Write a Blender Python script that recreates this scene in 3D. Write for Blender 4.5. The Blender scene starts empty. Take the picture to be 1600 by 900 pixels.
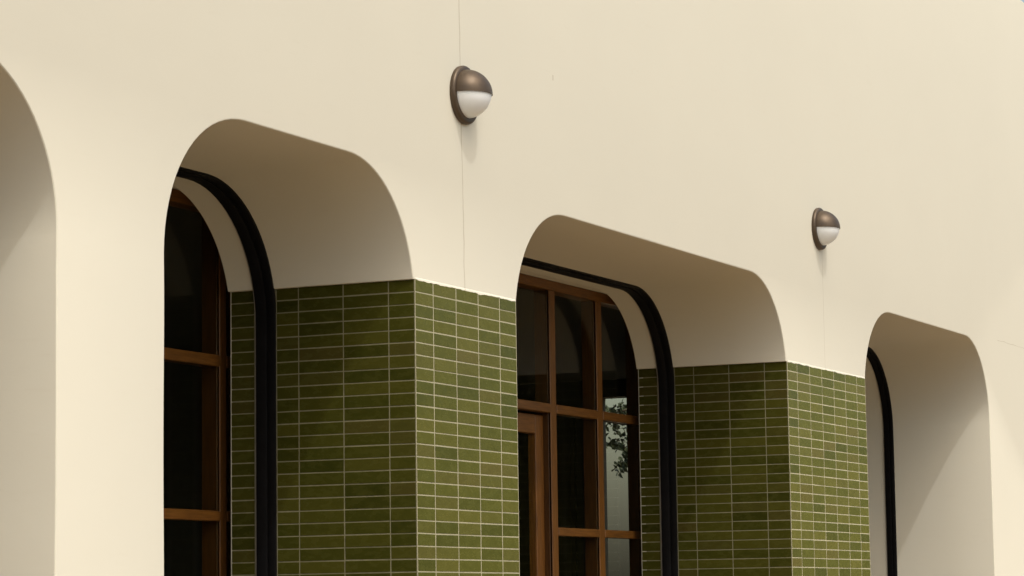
import bpy, bmesh, math, random
from mathutils import Vector, Matrix
from mathutils.geometry import tessellate_polygon
from mathutils import noise as mnoise

random.seed(7)
C = bpy.context.scene.collection
ZT = 2.9                      # height of the top edge of the tiling above the pavement

# ------------------------------------------------------------------ camera
yaw, pitch, roll = 0.4402, 0.11577, -0.01393
fw = Vector((math.cos(yaw)*math.cos(pitch), math.sin(yaw)*math.cos(pitch), math.sin(pitch)))
r0 = fw.cross(Vector((0, 0, 1))).normalized()
u0 = r0.cross(fw)
rr = math.cos(roll)*r0 + math.sin(roll)*u0
uu = -math.sin(roll)*r0 + math.cos(roll)*u0
cd = bpy.data.cameras.new('camera')
cd.sensor_width = 36.0
cd.lens = 4291.5*36/1600
cd.clip_start = 0.1
cd.clip_end = 2000
cam = bpy.data.objects.new('camera', cd)
C.objects.link(cam)
m = Matrix((rr, uu, -fw)).transposed().to_4x4()
m.translation = Vector((-9.57231, -4.93324, ZT-1.29299))
cam.matrix_world = m
S = bpy.context.scene
S.camera = cam

# ------------------------------------------------------------------ light
sun_to = Vector((0.56, 1.0, -2.12)).normalized()      # the way the sunlight travels
elev = math.asin(-sun_to.z)
azim = math.atan2(-sun_to.x, -sun_to.y)
w = bpy.data.worlds.new('World')
S.world = w
w.use_nodes = True
wn = w.node_tree.nodes
bg = wn['Background']
sky = wn.new('ShaderNodeTexSky')
sky.sky_type = 'NISHITA'
sky.sun_disc = False
sky.sun_elevation = elev
sky.sun_rotation = azim
sky.air_density = 1.0
sky.dust_density = 6.0
sky.ozone_density = 1.0
haze = wn.new('ShaderNodeMix')                        # a dusty, slightly yellow sky
haze.data_type = 'RGBA'
haze.blend_type = 'MULTIPLY'
haze.inputs[0].default_value = 1.0
haze.inputs[7].default_value = (1.0, 0.97, 0.835, 1)
w.node_tree.links.new(sky.outputs[0], haze.inputs[6])
w.node_tree.links.new(haze.outputs[2], bg.inputs[0])
bg.inputs[1].default_value = 0.15
sl = bpy.data.lights.new('sun', 'SUN')
sl.energy = 0.72
sl.angle = math.radians(1.0)
sl.color = (1.0, 0.985, 0.95)
so = bpy.data.objects.new('sun', sl)
C.objects.link(so)
so.rotation_euler = sun_to.to_track_quat('-Z', 'Y').to_euler()
so.location = (-5, -8, 20)
vs = S.view_settings
vs.view_transform = 'Standard'
vs.look = 'None'
vs.exposure = 0.73
vs.gamma = 1.0
vs.use_curve_mapping = False
S.cycles.max_bounces = 10
S.cycles.diffuse_bounces = 6
S.cycles.glossy_bounces = 5
S.cycles.transparent_max_bounces = 16
S.cycles.use_denoising = True

# ------------------------------------------------------------------ materials
def new_mat(name):
    mt = bpy.data.materials.new(name)
    mt.use_nodes = True
    nt = mt.node_tree
    return mt, nt, nt.nodes['Principled BSDF']

def N(nt, kind, **kw):
    n = nt.nodes.new(kind)
    for k, v in kw.items():
        setattr(n, k, v)
    return n

def math_n(nt, op, a, b=None, clamp=False):
    n = N(nt, 'ShaderNodeMath', operation=op, use_clamp=clamp)
    for i, v in enumerate((a, b)):
        if v is None:
            continue
        if isinstance(v, (int, float)):
            n.inputs[i].default_value = v
        else:
            nt.links.new(v, n.inputs[i])
    return n.outputs[0]

def mix_c(nt, fac, a, b, blend='MIX'):
    n = N(nt, 'ShaderNodeMix', data_type='RGBA', blend_type=blend)
    for s, v in ((0, fac), (6, a), (7, b)):
        if isinstance(v, (int, float)):
            n.inputs[s].default_value = v
        elif isinstance(v, tuple):
            n.inputs[s].default_value = (*v, 1)
        else:
            nt.links.new(v, n.inputs[s])
    return n.outputs[2]

def noise_n(nt, vec, scale, detail=4.0, rough=0.55):
    n = N(nt, 'ShaderNodeTexNoise')
    n.inputs['Scale'].default_value = scale
    n.inputs['Detail'].default_value = detail
    n.inputs['Roughness'].default_value = rough
    if vec is not None:
        nt.links.new(vec, n.inputs['Vector'])
    return n.outputs[0]

def ramp_n(nt, fac, stops):
    n = N(nt, 'ShaderNodeValToRGB')
    e = n.color_ramp.elements
    while len(e) < len(stops):
        e.new(0.5)
    for k, (p, c) in enumerate(stops):
        e[k].position = p
        e[k].color = (*c, 1) if len(c) == 3 else c
    nt.links.new(fac, n.inputs[0])
    return n.outputs[0]

def bump_n(nt, b, height, dist, strength=1.0, base=None):
    n = N(nt, 'ShaderNodeBump')
    n.inputs['Strength'].default_value = strength
    n.inputs['Distance'].default_value = dist
    nt.links.new(height, n.inputs['Height'])
    nt.links.new(n.outputs[0], b.inputs['Normal'])
    return n

PLASTER = (0.70, 0.690, 0.612)

def plaster_mat(name, cracks):
    mt, nt, b = new_mat(name)
    geo = N(nt, 'ShaderNodeNewGeometry')
    pos = geo.outputs['Position']
    sep = N(nt, 'ShaderNodeSeparateXYZ')
    nt.links.new(pos, sep.inputs[0])
    X, Y, Z = sep.outputs
    n1 = noise_n(nt, pos, 0.9, 5)
    n2 = noise_n(nt, pos, 5.0, 6, 0.6)
    n3 = noise_n(nt, pos, 90.0, 4, 0.6)
    col = ramp_n(nt, n1, [(0.3, tuple(c*0.985 for c in PLASTER)), (0.7, tuple(c*1.01 for c in PLASTER))])
    col = mix_c(nt, math_n(nt, 'MULTIPLY', n2, 0.06), col, (0.60, 0.55, 0.44))
    # fine scuffs, horizontally combed
    mp = N(nt, 'ShaderNodeMapping')
    mp.inputs['Scale'].default_value = (2.0, 2.0, 16.0)
    nt.links.new(pos, mp.inputs[0])
    n4 = noise_n(nt, mp.outputs[0], 2.5, 6, 0.65)
    sc = ramp_n(nt, n4, [(0.60, (0, 0, 0)), (0.78, (1, 1, 1))])
    col = mix_c(nt, math_n(nt, 'MULTIPLY', sc, 0.10), col, (0.50, 0.45, 0.35))
    if cracks:
        wob = math_n(nt, 'MULTIPLY', math_n(nt, 'SUBTRACT', noise_n(nt, pos, 6.0, 3), 0.5), 0.022)
        thick = noise_n(nt, pos, 4.0, 3)
        def vline(x0, za, zb, half, slope=0.0):
            # a hairline running up the wall at x0
            zc = math_n(nt, 'MULTIPLY', math_n(nt, 'SUBTRACT', Z, za), slope)
            d = math_n(nt, 'ABSOLUTE', math_n(nt, 'SUBTRACT', math_n(nt, 'ADD', math_n(nt, 'SUBTRACT', X, x0), wob), zc))
            on = math_n(nt, 'LESS_THAN', d, math_n(nt, 'MULTIPLY', thick, half*2))
            on = math_n(nt, 'MULTIPLY', on, math_n(nt, 'GREATER_THAN', Z, za))
            return math_n(nt, 'MULTIPLY', on, math_n(nt, 'LESS_THAN', Z, zb))
        def hline(z0, xa, xb, half):
            d = math_n(nt, 'ABSOLUTE', math_n(nt, 'ADD', math_n(nt, 'SUBTRACT', Z, z0), wob))
            on = math_n(nt, 'LESS_THAN', d, math_n(nt, 'MULTIPLY', thick, half*2))
            on = math_n(nt, 'MULTIPLY', on, math_n(nt, 'GREATER_THAN', X, xa))
            return math_n(nt, 'MULTIPLY', on, math_n(nt, 'LESS_THAN', X, xb))
        mk = vline(0.448, ZT, 6.0, 0.0032, -0.02)
        for v in (vline(4.985, ZT, ZT+0.8, 0.0022), vline(1.355, ZT+1.025, ZT+1.05, 0.004),
                  hline(ZT+0.462, 8.62, 10.6, 0.0017)):
            mk = math_n(nt, 'MAXIMUM', mk, v)
        col = mix_c(nt, math_n(nt, 'MULTIPLY', mk, 0.42), col, (0.30, 0.25, 0.17))
    nt.links.new(col, b.inputs['Base Color'])
    b.inputs['Roughness'].default_value = 0.85
    b.inputs['Specular IOR Level'].default_value = 0.25
    h = math_n(nt, 'ADD', math_n(nt, 'MULTIPLY', n2, 1.0), math_n(nt, 'MULTIPLY', n3, 0.10))
    bump_n(nt, b, h, 0.004, 0.28)
    return mt

def simple_mat(name, col, rough=0.6, metal=0.0, var=0.12, scale=8.0, bump=0.0, spec=0.5):
    mt, nt, b = new_mat(name)
    geo = N(nt, 'ShaderNodeNewGeometry')
    n = noise_n(nt, geo.outputs['Position'], scale, 5, 0.6)
    c = ramp_n(nt, n, [(0.3, tuple(x*(1-var) for x in col)), (0.7, tuple(min(1, x*(1+var)) for x in col))])
    nt.links.new(c, b.inputs['Base Color'])
    b.inputs['Roughness'].default_value = rough
    b.inputs['Metallic'].default_value = metal
    b.inputs['Specular IOR Level'].default_value = spec
    if bump:
        bump_n(nt, b, n, bump, 0.6)
    return mt

def tile_mat():
    mt, nt, b = new_mat('green_glaze')
    oi = N(nt, 'ShaderNodeObjectInfo')
    geo = N(nt, 'ShaderNodeNewGeometry')
    pos = geo.outputs['Position']
    base = ramp_n(nt, oi.outputs['Random'], [
        (0.00, (0.019, 0.021, 0.003)), (0.25, (0.036, 0.036, 0.005)), (0.5, (0.027, 0.029, 0.004)),
        (0.75, (0.045, 0.044, 0.006)), (0.90, (0.040, 0.038, 0.008)), (1.0, (0.046, 0.038, 0.010))])
    mp = N(nt, 'ShaderNodeMapping')
    mp.inputs['Scale'].default_value = (1.0, 1.0, 2.2)
    nt.links.new(pos, mp.inputs[0])
    n1 = noise_n(nt, mp.outputs[0], 14.0, 5, 0.6)
    n2 = noise_n(nt, pos, 60.0, 3, 0.6)
    c = mix_c(nt, ramp_n(nt, n1, [(0.35, (0, 0, 0)), (0.72, (0.55, 0.55, 0.55))]), base, (0.052, 0.050, 0.010))
    nt.links.new(c, b.inputs['Base Color'])
    rg = ramp_n(nt, n1, [(0.3, (0.20, 0.20, 0.20)), (0.8, (0.36, 0.36, 0.36))])
    nt.links.new(rg, b.inputs['Roughness'])
    b.inputs['Specular IOR Level'].default_value = 0.12
    b.inputs['Sheen Weight'].default_value = 0.20      # added sheen brightens the front faces against the jambs, like stronger light
    b.inputs['Sheen Roughness'].default_value = 0.6
    tint = ramp_n(nt, oi.outputs['Random'], [
        (0.00, (0.52, 0.62, 0.11)), (0.25, (0.88, 0.95, 0.17)), (0.5, (0.66, 0.76, 0.13)),
        (0.75, (1.0, 1.0, 0.22)), (0.92, (0.80, 0.84, 0.18)), (1.0, (0.92, 0.86, 0.22))])
    tint = mix_c(nt, ramp_n(nt, n1, [(0.40, (0.30, 0.30, 0.30)), (0.70, (0, 0, 0))]), tint, (0.45, 0.50, 0.10))
    nt.links.new(tint, b.inputs['Sheen Tint'])
    bump_n(nt, b, noise_n(nt, pos, 22.0, 2), 0.002, 0.5)
    return mt

def wood_mat(name, k):
    mt, nt, b = new_mat(name)
    tc = N(nt, 'ShaderNodeTexCoord')
    mp = N(nt, 'ShaderNodeMapping')
    mp.inputs['Scale'].default_value = (9.0, 9.0, 9.0)
    nt.links.new(tc.outputs['UV'], mp.inputs[0])
    mp.inputs['Scale'].default_value = (40.0, 2.2, 1.0)
    n = noise_n(nt, mp.outputs[0], 3.0, 6, 0.6)
    c = ramp_n(nt, n, [(p, tuple(k*x for x in c)) for p, c in ((0.3, (0.085, 0.033, 0.005)), (0.55, (0.160, 0.064, 0.010)), (0.8, (0.22, 0.098, 0.020)))])
    nt.links.new(c, b.inputs['Base Color'])
    b.inputs['Roughness'].default_value = 0.45
    bump_n(nt, b, n, 0.001, 0.5)
    return mt

def glass_mat(name, tint):
    mt = bpy.data.materials.new(name)
    mt.use_nodes = True
    nt = mt.node_tree
    nt.nodes.clear()
    out = N(nt, 'ShaderNodeOutputMaterial')
    tr = N(nt, 'ShaderNodeBsdfTransparent')
    tr.inputs[0].default_value = (*tint, 1)
    gl = N(nt, 'ShaderNodeBsdfGlossy')
    gl.inputs['Roughness'].default_value = 0.01
    fr = N(nt, 'ShaderNodeFresnel')
    ge = N(nt, 'ShaderNodeNewGeometry')            # both faces of a pane reflect alike
    ior = math_n(nt, 'ADD', 1.17, math_n(nt, 'MULTIPLY', ge.outputs['Backfacing'], 1/1.17-1.17))
    nt.links.new(ior, fr.inputs[0])
    mx = N(nt, 'ShaderNodeMixShader')
    nt.links.new(fr.outputs[0], mx.inputs[0])
    nt.links.new(tr.outputs[0], mx.inputs[1])
    nt.links.new(gl.outputs[0], mx.inputs[2])
    nt.links.new(mx.outputs[0], out.inputs[0])
    return mt

def bronze_mat():
    mt, nt, b = new_mat('aged_bronze')
    tc = N(nt, 'ShaderNodeTexCoord')
    n = noise_n(nt, tc.outputs['Object'], 26.0, 6, 0.65)
    n2 = noise_n(nt, tc.outputs['Object'], 7.0, 4, 0.6)
    c = ramp_n(nt, n2, [(0.3, (0.056, 0.039, 0.026)), (0.7, (0.105, 0.075, 0.050))])
    c = mix_c(nt, ramp_n(nt, n, [(0.52, (0, 0, 0)), (0.75, (0.5, 0.5, 0.5))]), c, (0.10, 0.075, 0.05))
    nt.links.new(c, b.inputs['Base Color'])
    b.inputs['Metallic'].default_value = 0.45
    nt.links.new(ramp_n(nt, n, [(0.3, (0.36, 0.36, 0.36)), (0.8, (0.55, 0.55, 0.55))]), b.inputs['Roughness'])
    bump_n(nt, b, n, 0.0008, 0.5)
    return mt

M = {
    'plaster': plaster_mat('cream_plaster', True),
    'grout': simple_mat('pale_grout', (0.17, 0.162, 0.105), 0.5, 0, 0.2, 30.0, 0.001, 0.5),
    'tile': tile_mat(),
    'steel': simple_mat('black_steel', (0.006, 0.006, 0.007), 0.5, 0.0, 0.2, 20.0, 0.0, 0.12),
    'sealant': simple_mat('grey_sealant', (0.28, 0.27, 0.245), 0.7),
    'wood': wood_mat('oiled_timber', 1.0),
    'shaded_wood': wood_mat('shade_toned_timber', 0.42),  # same timber, darkened to paint in the shade behind the bar fronts
    'glass': glass_mat('window_glass', (0.96, 0.965, 0.91)),
    'clear_glass': glass_mat('clear_glass', (0.98, 0.98, 0.97)),
    'dim_glass': glass_mat('dimming_glass', (0.16, 0.18, 0.17)),  # tint made up to dim the light through the added slit
    'bronze': bronze_mat(),
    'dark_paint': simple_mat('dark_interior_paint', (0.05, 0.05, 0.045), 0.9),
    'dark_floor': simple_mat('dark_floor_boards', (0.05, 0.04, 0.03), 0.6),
    'roofing': simple_mat('grey_roofing', (0.22, 0.22, 0.21), 0.9),
    'bark': simple_mat('grey_bark', (0.10, 0.08, 0.06), 0.9, 0, 0.3, 12.0, 0.01),
    'leaf': simple_mat('dark_leaves', (0.028, 0.042, 0.016), 0.7, 0, 0.35, 3.0),
    'concrete': simple_mat('warm_concrete', (0.21, 0.145, 0.078), 0.9, 0, 0.12, 3.0, 0.004),
    'asphalt': simple_mat('asphalt', (0.055, 0.054, 0.052), 0.9, 0, 0.2, 40.0, 0.004),
    'earth': simple_mat('dry_ground', (0.12, 0.10, 0.07), 0.95, 0, 0.25, 0.6),
}
gb = M['grout'].node_tree.nodes['Principled BSDF']
gb.inputs['Sheen Weight'].default_value = 1.0         # sheen put in so front joints look more strongly lit than jamb joints
gb.inputs['Sheen Roughness'].default_value = 0.5
gb.inputs['Sheen Tint'].default_value = (1.0, 0.96, 0.70, 1)
mt, nt, b = new_mat('opal_glass')
b.inputs['Base Color'].default_value = (0.88, 0.93, 0.99, 1)
b.inputs['Roughness'].default_value = 0.28
b.inputs['Subsurface Weight'].default_value = 0.2
b.inputs['Subsurface Radius'].default_value = (0.05, 0.05, 0.05)
b.inputs['Subsurface Scale'].default_value = 0.6
M['opal'] = mt

# ------------------------------------------------------------------ helpers
def mesh_of(name, verts, faces, mat, smooth=None, uvs=None):
    me = bpy.data.meshes.new(name)
    me.from_pydata([tuple(v) for v in verts], [], faces)
    me.materials.append(mat)
    if smooth is not None:
        me.polygons.foreach_set('use_smooth', [True]*len(me.polygons))
        me.set_sharp_from_angle(angle=math.radians(smooth))
    me.update()
    return me

def link(name, me, parent=None, loc=(0, 0, 0)):
    o = bpy.data.objects.new(name, me)
    C.objects.link(o)
    o.location = loc
    if parent is not None:
        o.parent = parent
    return o

def fix_normals(me):
    bm = bmesh.new()
    bm.from_mesh(me)
    bmesh.ops.recalc_face_normals(bm, faces=bm.faces[:])
    bm.to_mesh(me)
    bm.free()

def thing(name, label, cat, loc=(0, 0, 0), group=None):
    o = bpy.data.objects.new(name, None)
    o.empty_display_size = 0.2
    C.objects.link(o)
    o.location = loc
    o['label'] = label
    o['category'] = cat
    if group:
        o['group'] = group
    return o

def box_mesh(name, x0, x1, y0, y1, z0, z1, mat, bev=0.0, grain=None):
    """a box with bevelled edges; grain 'x' or 'z' lays the wood grain along it"""
    bm = bmesh.new()
    vs_ = [bm.verts.new((x, y, z)) for x in (x0, x1) for y in (y0, y1) for z in (z0, z1)]
    for f in ((0, 1, 3, 2), (4, 6, 7, 5), (0, 4, 5, 1), (2, 3, 7, 6), (0, 2, 6, 4), (1, 5, 7, 3)):
        bm.faces.new([vs_[i] for i in f])
    bmesh.ops.recalc_face_normals(bm, faces=bm.faces[:])
    if bev:
        bmesh.ops.bevel(bm, geom=bm.edges[:], offset=bev, segments=1, affect='EDGES')
    if grain:
        uv = bm.loops.layers.uv.new('UVMap')
        off = random.random()*20
        for f in bm.faces:
            for l in f.loops:
                co = l.vert.co
                if grain == 'z':
                    l[uv].uv = (co.x+co.y+off, co.z+off)
                else:
                    l[uv].uv = (co.z+co.y+off, co.x+off)
    me = bpy.data.meshes.new(name)
    bm.to_mesh(me)
    bm.free()
    me.materials.append(mat)
    return me

def prism(name, outline, y0, y1, mat):
    """a slab standing in the wall plane: outline in x, z between the depths y0 and y1"""
    n = len(outline)
    vv = [(x, y0, z) for x, z in outline] + [(x, y1, z) for x, z in outline]
    tris = tessellate_polygon([[Vector((x, z, 0)) for x, z in outline]])
    ff = [tuple(t) for t in tris] + [tuple(n+i for i in reversed(t)) for t in tris]
    ff += [(i, (i+1) % n, n+(i+1) % n, n+i) for i in range(n)]
    me = mesh_of(name, vv, ff, mat)
    fix_normals(me)
    return me

# ------------------------------------------------------------------ the openings
RAD = 0.53                    # radius of the rounded corners
SPRING = ZT-0.10
OPEN = [(-5.115, -2.445), (-1.822, 0.0), (0.933, 4.353), (5.691, 8.360)]
TILED = [(False, False), (False, True), (True, True), (True, False)]   # which sides of an opening are tiled
DEPTH = 0.86                  # depth of the outer wall
DY = (-0.010, -0.016, 0.006, 0.006)   # the frames do not stand at quite the same depth
TAPER = 0.05                  # the soffit falls a little towards the inside

def wobble(k, t):
    return 0.005*mnoise.noise(Vector((k*7.3, t*1.7, 0.3)))+0.0012*mnoise.noise(Vector((k*3.1, t*9.0, 5.3)))

def ring(i, d, y, zlow=0.0, narc=18, exact=False):
    """points round opening i, d metres outside its edge, at depth y"""
    L, R = OPEN[i]
    tl, tr = (False, False) if exact else TILED[i]
    drop = TAPER*y
    sp = SPRING-drop
    pts = []
    def side(x, s, tiled, key):
        out = []
        col = []
        nz = 22
        for k in range(nz+1):
            z = zlow+(SPRING-0.12-zlow)*k/nz
            wz = 0 if (tiled or exact) else wobble(key, z)
            col.append((x+s*(d+wz), z))
        arc = []
        c = x-s*RAD
        for k in range(narc+1):
            a = math.pi/2*k/narc
            z = sp+(RAD+d)*math.sin(a)
            arc.append((c+s*(RAD+d)*math.cos(a), z))
        if tiled:
            col.append((x+s*d, ZT-0.0015))
            a0 = math.asin((ZT-sp)/(RAD+d))
            arc = []
            for k in range(narc+1):
                a = a0+(math.pi/2-a0)*k/narc
                arc.append((c+s*(RAD+d)*math.cos(a), sp+(RAD+d)*math.sin(a)))
        else:
            col.append((x+s*d, sp-0.004))
        return col+arc
    left = side(L, -1, tl, i*2)
    right = side(R, 1, tr, i*2+1)
    top = []
    xa, xb = left[-1][0], right[-1][0]
    for k in range(1, 8):
        top.append((xa+(xb-xa)*k/8, left[-1][1]))
    return left+top+right[::-1]

X0, X1, ZTOP = -14.0, 13.2, ZT+3.0

building = thing('building', 'cream plastered building with deep round-cornered openings between green tiled piers', 'building')

# --- outer plaster wall: front and back sheets with reveals between them
PROFILE = [(0.008, 0.0), (0.0035, 0.0012), (0.0009, 0.0042), (0.0, 0.009), (0.0, 0.32), (0.0, 0.64), (0.0, DEPTH)]
verts, faces = [], []
rings = []
for i in range(4):
    rs = []
    for d, y in PROFILE:
        if y > 0.5:
            y += DY[i]
        pts = ring(i, d, y)
        st = len(verts)
        verts += [(x, y, z) for x, z in pts]
        rs.append((st, len(pts)))
    rings.append(rs)
    for a, b2 in zip(rs[:-1], rs[1:]):
        for k in range(a[1]-1):
            faces.append((a[0]+k, b2[0]+k, b2[0]+k+1, a[0]+k+1))
def sheet(col, y, flip):
    idx = []
    def add(x, z):
        verts.append((x, y, z))
        return len(verts)-1
    idx.append(add(X0, 0))
    for i in range(4):
        st, n = rings[i][col]
        idx += list(range(st, st+n))
    idx.append(add(X1, 0))
    idx.append(add(X1, ZTOP))
    idx.append(add(X0, ZTOP))
    tris = tessellate_polygon([[Vector((verts[k][0], verts[k][2], 0)) for k in idx]])
    for t in tris:
        f = tuple(idx[k] for k in t)
        faces.append(f[::-1] if flip else f)
    return idx[0], idx[-3], idx[-2], idx[-1]
fa = sheet(0, 0.0, False)
ba = sheet(len(PROFILE)-1, DEPTH, True)
faces += [(fa[0], fa[3], ba[3], ba[0]), (fa[1], ba[1], ba[2], fa[2]), (fa[3], fa[2], ba[2], ba[3])]
me = mesh_of('facade_wall', verts, faces, M['plaster'])
fix_normals(me)
me.polygons.foreach_set('use_smooth', [True]*len(me.polygons))
me.set_sharp_from_angle(angle=math.radians(28))
link('facade_wall', me, building)

# --- inner leaf of the wall with the square window recesses
ZREC = ZT+0.392
WIN = [(-5.207, -2.353), (-2.05, 0.25), (0.701, 4.585), (5.599, 8.452)]
out = [(X0, 0.0)]
for a, b2 in WIN:
    out += [(a, 0.0), (a, ZREC), (b2, ZREC), (b2, 0.0)]
out += [(X1, 0.0), (X1, 5.4), (X0, 5.4)]
link('inner_wall', prism('inner_wall', out, DEPTH-0.02, 1.0, M['plaster']), building)

# --- the room behind
YB = 7.0
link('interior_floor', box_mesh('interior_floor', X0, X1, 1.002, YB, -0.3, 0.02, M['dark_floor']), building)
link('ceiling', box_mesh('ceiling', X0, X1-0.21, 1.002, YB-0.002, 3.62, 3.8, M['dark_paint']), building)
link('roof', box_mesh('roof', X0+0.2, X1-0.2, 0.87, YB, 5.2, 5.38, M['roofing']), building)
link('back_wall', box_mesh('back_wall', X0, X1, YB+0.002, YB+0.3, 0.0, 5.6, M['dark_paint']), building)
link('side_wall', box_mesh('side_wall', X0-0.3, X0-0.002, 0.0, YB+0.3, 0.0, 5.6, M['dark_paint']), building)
# end wall on the right with a tall window; slit added to show a pale strip
def end_prism(name, outline, x0, x1, mat, holes):
    loops = [outline]+holes
    flat = [p for lp in loops for p in lp]
    n = len(flat)
    vv = [(x0, y, z) for y, z in flat]+[(x1, y, z) for y, z in flat]
    tris = tessellate_polygon([[Vector((y, z, 0)) for y, z in lp] for lp in loops])
    ff = [tuple(t) for t in tris]+[tuple(n+k for k in reversed(t)) for t in tris]
    s = 0
    for lp in loops:
        k = len(lp)
        ff += [(s+j, s+(j+1) % k, n+s+(j+1) % k, n+s+j) for j in range(k)]
        s += k
    me = mesh_of(name, vv, ff, mat)
    fix_normals(me)
    return me
EW = (4.05, 4.875, 0.6, ZT+0.567)
ES = (5.085, 5.145, 0.6, ZT+0.41)
hole = lambda h: [(h[0], h[2]), (h[0], h[3]), (h[1], h[3]), (h[1], h[2])]
link('end_wall', end_prism('end_wall', [(1.002, 0), (YB, 0), (YB, 5.15), (1.002, 5.15)], X1-0.2, X1-0.002, M['dark_paint'], [hole(EW), hole(ES)]), building)
ew = link('end_window', box_mesh('end_window', X1-0.11, X1-0.10, EW[0], EW[1], EW[2], EW[3], M['clear_glass']), building)
link('added_slit', box_mesh('added_slit', X1-0.11, X1-0.10, ES[0], ES[1], ES[2], ES[3], M['dim_glass']), building)

# --- black steel frame round each opening
def band(i, prof):
    vv, ff = [], []
    rs = []
    for d, y in prof:
        y = 0.646+DY[i]+(y-0.646)*(0.72 if i == 3 else 1.0)+(0.019 if i == 3 else 0.0)
        pts = ring(i, d, y, exact=True)
        rs.append((len(vv), len(pts)))
        vv += [(x, y, z) for x, z in pts]
    for a, b2 in zip(rs[:-1], rs[1:]):
        for k in range(a[1]-1):
            ff.append((a[0]+k, b2[0]+k, b2[0]+k+1, a[0]+k+1))
    return vv, ff
for i in range(4):
    vv, ff = band(i, [(0.004, 0.646), (-0.008, 0.646), (-0.0088, 0.648), (-0.0088, 0.680), (-0.008, 0.682), (-0.006, 0.683),
                      (-0.006, 0.686), (-0.011, 0.687), (-0.0115, 0.688), (-0.0115, 0.732), (-0.011, 0.735), (0.004, 0.735)])
    me = mesh_of('steel_frame', vv, ff, M['steel'])
    fix_normals(me)
    me.polygons.foreach_set('use_smooth', [True]*len(me.polygons))
    me.set_sharp_from_angle(angle=math.radians(30))
    sf = link('steel_frame', me, building)
    vv, ff = band(i, [(0.004, 0.7352), (-0.0045, 0.7355), (-0.0045, 0.743), (0.004, 0.7445)])
    me = mesh_of('sealant_bead', vv, ff, M['sealant'])
    fix_normals(me)
    link('sealant_bead', me, sf)

# --- timber windows
YW = 0.92
TR = (ZT-0.299, ZT-0.252)     # transom rail
LR = (ZT-0.929, ZT-0.887)     # lower rail
def make_window(i, mull, solid_below):
    a, b2 = WIN[i]
    wn_ = bpy.data.objects.new('window', None)
    C.objects.link(wn_)
    wn_.parent = building
    def bar(name, x0, x1, z0, z1, grain, y0=YW, y1=YW+0.085):
        link(name, box_mesh(name, x0, x1, y0, y1, z0, z1, M['wood'], 0.003, grain), wn_)
    bar('head_rail', a+0.002, b2-0.002, ZREC-0.052, ZREC-0.002, 'x', YW-0.002)
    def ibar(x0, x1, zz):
        link('inner_bar', box_mesh('inner_bar', x0, x1, YW+0.0075, YW+0.07, zz[0]+0.001, zz[1]-0.001, M['shaded_wood'], 0.002, 'x'), wn_)
    xs = []
    for k, c in enumerate(mull):
        h = 0.036 if i == 2 else 0.026
        nm = 'mullion' if 0 < k < len(mull)-1 else 'frame_post'
        bar(nm, c-h, c+h, 0.03, ZREC-0.0525, 'z', YW, YW+0.007)
        link('inner_bar', box_mesh('inner_bar', c-h+0.001, c+h-0.001, YW+0.015, YW+0.088, 0.03, ZREC-0.0525, M['shaded_wood'], 0.002, 'z'), wn_)
        xs.append((c-h, c+h))
    for k in range(len(xs)-1):
        l, r_ = xs[k][1], xs[k+1][0]
        door = k in solid_below
        bar('rail', l, r_, TR[0], TR[1], 'x', YW-0.003, YW+0.007)
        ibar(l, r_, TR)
        rows = [(TR[1], ZREC-0.0525)]
        if not door:
            bar('rail', l, r_, LR[0], LR[1], 'x', YW-0.003, YW+0.007)
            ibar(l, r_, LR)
            bar('rail', l, r_, 0.03, 0.16, 'x', YW-0.003)
            rows += [(LR[1], TR[0]), (0.16, LR[0])]
        for z0, z1 in rows:
            link('pane', box_mesh('pane', l, r_, YW+0.0075, YW+0.0125, z0, z1, M['glass']), wn_)
    return wn_
make_window(0, [-5.174, -4.250, -3.310, -2.386], [])
make_window(1, [-2.024, -1.270, -0.600, 0.067, 0.224], [])
make_window(2, [0.734, 1.340, 1.946, 3.339, 3.945, 4.551], [2])
make_window(3, [5.632, 6.560, 7.490, 8.419], [])
# two door leaves in the middle of the second window
for (l, r_) in ((1.981, 2.641), (2.645, 3.304)):
    dr = bpy.data.objects.new('door', None)
    C.objects.link(dr)
    dr.parent = building
    y0, y1 = YW+0.045, YW+0.090
    zt = TR[0]-0.012
    for x0, x1 in ((l, l+0.095), (r_-0.095, r_)):
        link('stile', box_mesh('stile', x0, x1, y0, y1, 0.03, zt, M['wood'], 0.003, 'z'), dr)
    for z0, z1 in ((zt-0.098, zt), (0.03, 0.30)):
        link('rail', box_mesh('rail', l+0.0955, r_-0.0955, y0, y1, z0, z1, M['wood'], 0.003, 'x'), dr)
    link('pane', box_mesh('pane', l+0.0955, r_-0.0955, y0+0.010, y0+0.015, 0.30, zt-0.098, M['glass']), dr)

# ------------------------------------------------------------------ the tiled piers
P = 0.05                      # height of a course
VGAP = 0.0062                # the upright joints are a little wider
GAP = 0.0042                  # joint
PROUD = 0.0015                # the bed stands this far in front of the plaster
def tile_geo(wd, ht=P-GAP):
    c, th = 0.0011, 0.006
    hw, hh = wd/2, ht/2
    rect = lambda a, b2, y: [(-a, y, -b2), (a, y, -b2), (a, y, b2), (-a, y, b2)]
    vv = rect(hw-c*1.3, hh-c*1.3, 0.0)+rect(hw-c*0.35, hh-c*0.35, 0.0005)+rect(hw, hh, 0.0016)+rect(hw, hh, th)
    ff = [(0, 1, 2, 3)]
    for s in (0, 4, 8):
        for k in range(4):
            ff.append((s+k, s+4+k, s+4+(k+1) % 4, s+(k+1) % 4))
    return vv, ff
tile_meshes = {}
def tile_mesh(wd):
    key = round(wd, 4)
    if key not in tile_meshes:
        vv, ff = tile_geo(wd)
        me = mesh_of('tile', vv, ff, M['tile'])
        fix_normals(me)
        tile_meshes[key] = me
    return tile_meshes[key]

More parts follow.
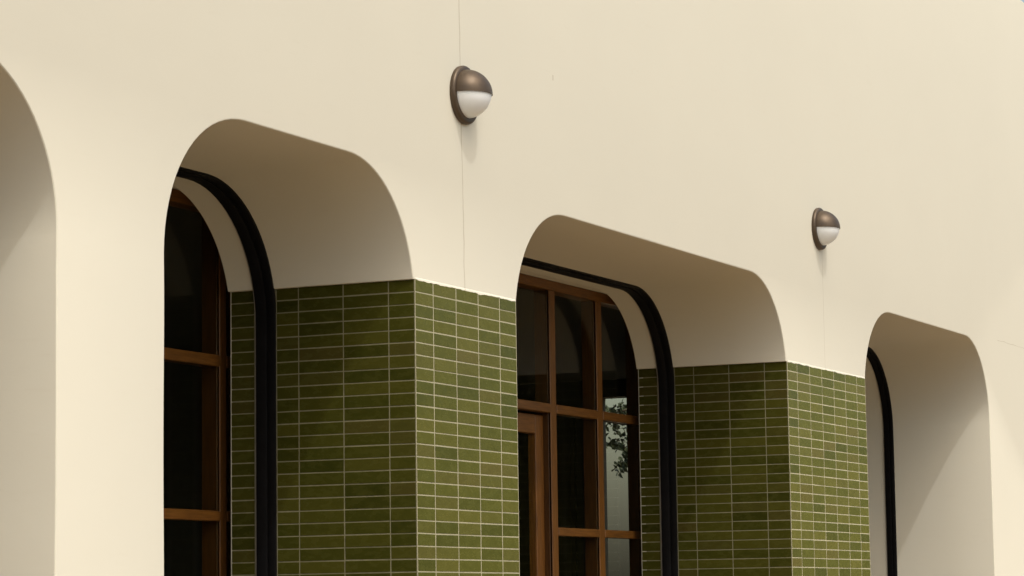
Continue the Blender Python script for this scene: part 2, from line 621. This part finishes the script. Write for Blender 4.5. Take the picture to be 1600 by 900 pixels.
def make_pier(xa, xb, front, jamb, inner, rows, label):
    pier = thing('tiled_pier', label, 'pier', ((xa+xb)/2, 0.43, 0), 'green tiled piers between the openings')
    ox, oy = (xa+xb)/2, 0.43
    # bed of grout, one solid block
    link('grout_bed', box_mesh('grout_bed', xa-PROUD-ox, xb+PROUD-ox, -PROUD-oy, DEPTH-0.024-oy, 0.0, ZT-0.0018, M['grout']), pier)
    nrow = int(ZT/P)
    rest_v, rest_f = [], []
    def place(x, y, z, rz, wd, single):
        tilt = Matrix.Rotation(rz+math.radians(random.uniform(-0.16, 0.16)), 4, 'Z') @ Matrix.Rotation(math.radians(random.gauss(0, 0.32)), 4, 'X') @ Matrix.Rotation(math.radians(random.gauss(0, 0.13)), 4, 'Y')
        mt_ = Matrix.Translation((x-ox, y-oy, z+random.uniform(-0.0005, 0.0005))) @ tilt
        if single:
            o = link('tile', tile_mesh(wd), pier)
            o.matrix_local = mt_
        else:
            vv, ff = tile_geo(wd)
            st = len(rest_v)
            rest_v.extend([mt_ @ Vector(v) for v in vv])
            rest_f.extend([tuple(st+k for k in f) for f in ff])
    e = PROUD
    for k in range(nrow):
        z = ZT-(k+0.5)*P
        off = lambda: e+0.0008+random.uniform(-0.0002, 0.0004)
        for a, b2 in zip(front[:-1], front[1:]):
            place(xa+(a+b2)/2, -off(), z, 0.0, b2-a-VGAP, k < rows)
        for a, b2 in zip(jamb[:-1], jamb[1:]):
            place(xa-off(), (a+b2)/2, z, -math.pi/2, b2-a-GAP, k < rows)
            place(xb+off(), (a+b2)/2, z, math.pi/2, b2-a-GAP, False)
        a, b2 = inner
        place(xa-off(), (a+b2)/2, z, -math.pi/2, b2-a-GAP*0.6, k < rows)
        place(xb+off(), (a+b2)/2, z, math.pi/2, b2-a-GAP*0.6, False)
    me = mesh_of('lower_tiles', rest_v, rest_f, M['tile'])
    fix_normals(me)
    o = link('lower_tiles', me, pier)
    o['kind'] = 'stuff'
A = 0.20473
make_pier(0.0, 0.933, [0, 0.1576, 0.1576+A, 0.1576+2*A, 0.1576+3*A, 0.933],
          [0, 0.116, 0.116+A, 0.116+2*A, 0.628], (0.731, 0.840), 24,
          'narrower green tiled pier, the nearer one, under the larger wall lamp')
make_pier(4.353, 5.691, [0, 0.156]+[0.156+k*A for k in range(1, 6)]+[1.338],
          [0, 0.1288, 0.1288+A, 0.1288+2*A, 0.650], (0.753, 0.863), 23,
          'wider green tiled pier farther along the wall, beside the last opening on the right')

# ragged edge of plaster where it was trowelled down onto the top course
for xa, xb in ((0.0, 0.933), (4.353, 5.691)):
    n = int((xb-xa)/0.012)
    vv, ff = [], []
    for k in range(n+1):
        x = xa+0.003+(xb-xa-0.006)*k/n
        lo = ZT-0.0028+0.005*mnoise.noise(Vector((x*23.0, 1.7, 0.0)))+random.uniform(-0.0012, 0.0012)
        vv += [(x, 0.0006, ZT+0.009), (x, -0.0016, ZT+0.003), (x, -0.0024, lo+0.0006), (x, -0.0016, lo)]
    for k in range(n):
        for j in range(3):
            a = k*4+j
            ff.append((a, a+1, a+5, a+4))
    me = mesh_of('plaster_lip', vv, ff, M['plaster'])
    fix_normals(me)
    link('plaster_lip', me, building)

# ------------------------------------------------------------------ wall lamps
def lathe(profile, n=48):
    """profile of (radius, distance from wall) turned about the axis that points out of the wall"""
    vv, ff = [], []
    for r_, d in profile:
        for k in range(n):
            a = 2*math.pi*k/n
            vv.append((r_*math.cos(a), -d, r_*math.sin(a)))
    for j in range(len(profile)-1):
        for k in range(n):
            ff.append((j*n+k, j*n+(k+1) % n, (j+1)*n+(k+1) % n, (j+1)*n+k))
    ff.append(tuple(range(n)))
    s = (len(profile)-1)*n
    ff.append(tuple(s+k for k in reversed(range(n))))
    return vv, ff
def quarter(rad_o, rad_i, z_edge, upper, y_off, na=40, nb=20):
    """a quarter ball shell over the wall; the upper one is the hood, the lower one the globe"""
    vv, ff = [], []
    sgn = 1 if upper else -1
    for rad in (rad_o, rad_i):
        for j in range(nb+1):
            b_ = math.pi/2*j/nb
            for k in range(na+1):
                a = math.pi*k/na
                z = rad*math.sin(b_)
                h = rad*math.cos(b_)
                vv.append((h*math.cos(a), -h*math.sin(a)-y_off, sgn*z+z_edge))
    W = na+1
    S2 = (nb+1)*W
    for s in (0, S2):
        for j in range(nb):
            for k in range(na):
                ff.append((s+j*W+k, s+j*W+k+1, s+(j+1)*W+k+1, s+(j+1)*W+k))
    for k in range(na):
        ff.append((k, k+1, S2+k+1, S2+k))
    for j in range(nb):
        ff.append((j*W, (j+1)*W, S2+(j+1)*W, S2+j*W))
        ff.append((j*W+na, (j+1)*W+na, S2+(j+1)*W+na, S2+j*W+na))
    return vv, ff
def wall_lamp(x, z, s, label):
    t = thing('wall_lamp', label, 'wall lamp', (x, 0, z), 'round wall lamps on the cream facade')
    t.scale = (s, s, s)
    vv, ff = lathe([(0.1235, -0.002), (0.1250, 0.004), (0.1250, 0.013), (0.1232, 0.018), (0.1175, 0.0225), (0.113, 0.0232), (0.109, 0.0238), (0.105, 0.0240)])
    me = mesh_of('backplate', vv, ff, M['bronze']); fix_normals(me)
    me.polygons.foreach_set('use_smooth', [True]*len(me.polygons)); me.set_sharp_from_angle(angle=math.radians(40))
    link('backplate', me, t)
    vv, ff = quarter(0.1085, 0.1035, -0.0015, True, 0.0205)
    me = mesh_of('hood', vv, ff, M['bronze']); fix_normals(me)
    me.polygons.foreach_set('use_smooth', [True]*len(me.polygons)); me.set_sharp_from_angle(angle=math.radians(40))
    link('hood', me, t)
    vv, ff = quarter(0.1030, 0.0975, 0.004, False, 0.0205)
    me = mesh_of('globe', vv, ff, M['opal']); fix_normals(me)
    me.polygons.foreach_set('use_smooth', [True]*len(me.polygons)); me.set_sharp_from_angle(angle=math.radians(40))
    link('globe', me, t)
    return t
wall_lamp(0.450, ZT+0.8090, 0.98, 'larger looking bronze hooded wall lamp with white half globe above the narrower tiled pier')
wall_lamp(4.935, ZT+0.786, 0.95, 'smaller looking bronze hooded wall lamp with white half globe above the wider tiled pier')

# ------------------------------------------------------------------ tree seen through the far end window
tree = thing('tree', 'dark leafy tree outside, seen through the window pane beside the right timber mullion', 'tree', (16.6, 4.4, 0))
def tube(points, radii, n=8):
    vv, ff = [], []
    for j, (p, r_) in enumerate(zip(points, radii)):
        d = (Vector(points[min(j+1, len(points)-1)])-Vector(points[max(j-1, 0)])).normalized()
        a = d.orthogonal().normalized()
        c = d.cross(a)
        for k in range(n):
            t = 2*math.pi*k/n
            vv.append(Vector(p)+r_*(math.cos(t)*a+math.sin(t)*c))
    for j in range(len(points)-1):
        for k in range(n):
            ff.append((j*n+k, j*n+(k+1) % n, (j+1)*n+(k+1) % n, (j+1)*n+k))
    return vv, ff
rt = random.Random(11)
vv, ff = tube([(0, 0, -0.1), (0.02, 0.03, 1.2), (-0.05, 0.02, 2.4), (0.05, -0.05, 3.6), (0, 0, 5.0)], [0.16, 0.13, 0.11, 0.08, 0.03], 10)
link('trunk', mesh_of('trunk', vv, ff, M['bark'], 60), tree)
limbs = [[(0, 0, 3.2), (-0.25, 0.5, 3.5), (-0.4, 1.05, 3.62), (-0.5, 1.5, 3.58), (-0.55, 1.95, 3.5)],
         [(-0.4, 1.05, 3.62), (-0.45, 1.25, 3.46), (-0.5, 1.38, 3.28), (-0.5, 1.52, 3.20), (-0.5, 1.68, 3.27)],
         [(-0.47, 1.28, 3.42), (-0.5, 1.36, 3.20), (-0.5, 1.46, 3.06), (-0.5, 1.54, 2.99)]]
for k in range(9):
    a = 2*math.pi*k/9+0.4
    z0 = 2.9+0.2*k
    ln = 1.5-0.09*k
    limbs.append([(0, 0, z0), (ln*0.5*math.cos(a), ln*0.5*math.sin(a), z0+0.35), (ln*math.cos(a), ln*math.sin(a), z0+0.55)])
crown_v, crown_f = [], []
def leaf(p, size):
    d = Vector((rt.gauss(0, 1), rt.gauss(0, 1), rt.gauss(0, 1))).normalized()
    a = d.orthogonal().normalized()*size*0.5
    c = d.cross(a).normalized()*size*0.28
    s = len(crown_v)
    p = Vector(p)
    crown_v.extend([p-a, p-a*0.2+c+d*size*0.05, p+a, p-a*0.2-c+d*size*0.05])
    crown_f.append((s, s+1, s+2, s+3))
for j, lb in enumerate(limbs):
    vv, ff = tube(lb, [0.045*(1-0.85*k/(len(lb)-1)) if j else 0.03*(1-0.8*k/(len(lb)-1)) for k in range(len(lb))] if j < 1 or j > 2 else [0.012*(1-0.7*k/(len(lb)-1)) for k in range(len(lb))], 6)
    link('branch', mesh_of('branch', vv, ff, M['bark'], 60), tree)
    for a, b2 in zip(lb[:-1], lb[1:]):
        near = j in (1, 2)
        for q in range(26 if near else (60 if j == 0 else 150)):
            p = Vector(a).lerp(Vector(b2), rt.random())
            sp = 0.045 if near else (0.085 if j == 0 else 0.30)
            leaf(p+Vector((rt.gauss(0, sp), rt.gauss(0, sp), rt.gauss(0, sp if j > 2 else sp*0.8))), rt.uniform(0.06, 0.11))
# clusters of leaves on the low twigs, as (depth, height, spread, number)
for yy, zz, sy, sz, n in [(6.02, 3.56, 0.05, 0.035, 34), (5.90, 3.58, 0.04, 0.05, 26), (6.10, 3.60, 0.035, 0.05, 14), (5.97, 3.47, 0.06, 0.04, 46),
                          (5.88, 3.50, 0.03, 0.05, 22), (6.07, 3.44, 0.04, 0.035, 16), (5.98, 3.37, 0.05, 0.03, 40), (5.92, 3.33, 0.03, 0.03, 22),
                          (6.07, 3.24, 0.02, 0.03, 14), (5.98, 3.19, 0.03, 0.02, 16), (5.90, 3.14, 0.025, 0.03, 22), (5.87, 3.08, 0.025, 0.04, 26),
                          (5.95, 3.05, 0.03, 0.03, 22), (6.0, 3.0, 0.025, 0.03, 14), (5.97, 2.94, 0.015, 0.02, 8)]:
    for q in range(int(n*0.68)):
        leaf((-0.5+rt.gauss(0, 0.08), yy-4.4+rt.gauss(0, sy), zz+rt.gauss(0, sz)), rt.uniform(0.05, 0.09))
link('crown', mesh_of('crown', crown_v, crown_f, M['leaf']), tree)

# ------------------------------------------------------------------ ground
def sheet_obj(name, x0, x1, y0, y1, z, mat):
    me = mesh_of(name, [(x0, y0, z), (x1, y0, z), (x1, y1, z), (x0, y1, z)], [(0, 1, 2, 3)], mat)
    o = link(name, me)
    o['kind'] = 'structure'
    return o
sheet_obj('ground', -900, 900, -900, 900, -0.14, M['earth'])
sheet_obj('road', -300, 300, -15.0, -7.15, -0.136, M['asphalt'])
pv = link('pavement', box_mesh('pavement', -60, 60, -7.0, 0.9, -0.2, 0.0, M['concrete']))
pv['kind'] = 'structure'
kb = link('kerb', box_mesh('kerb', -60, 60, -7.15, -7.002, -0.2, -0.003, M['concrete'], 0.012))
kb['kind'] = 'structure'
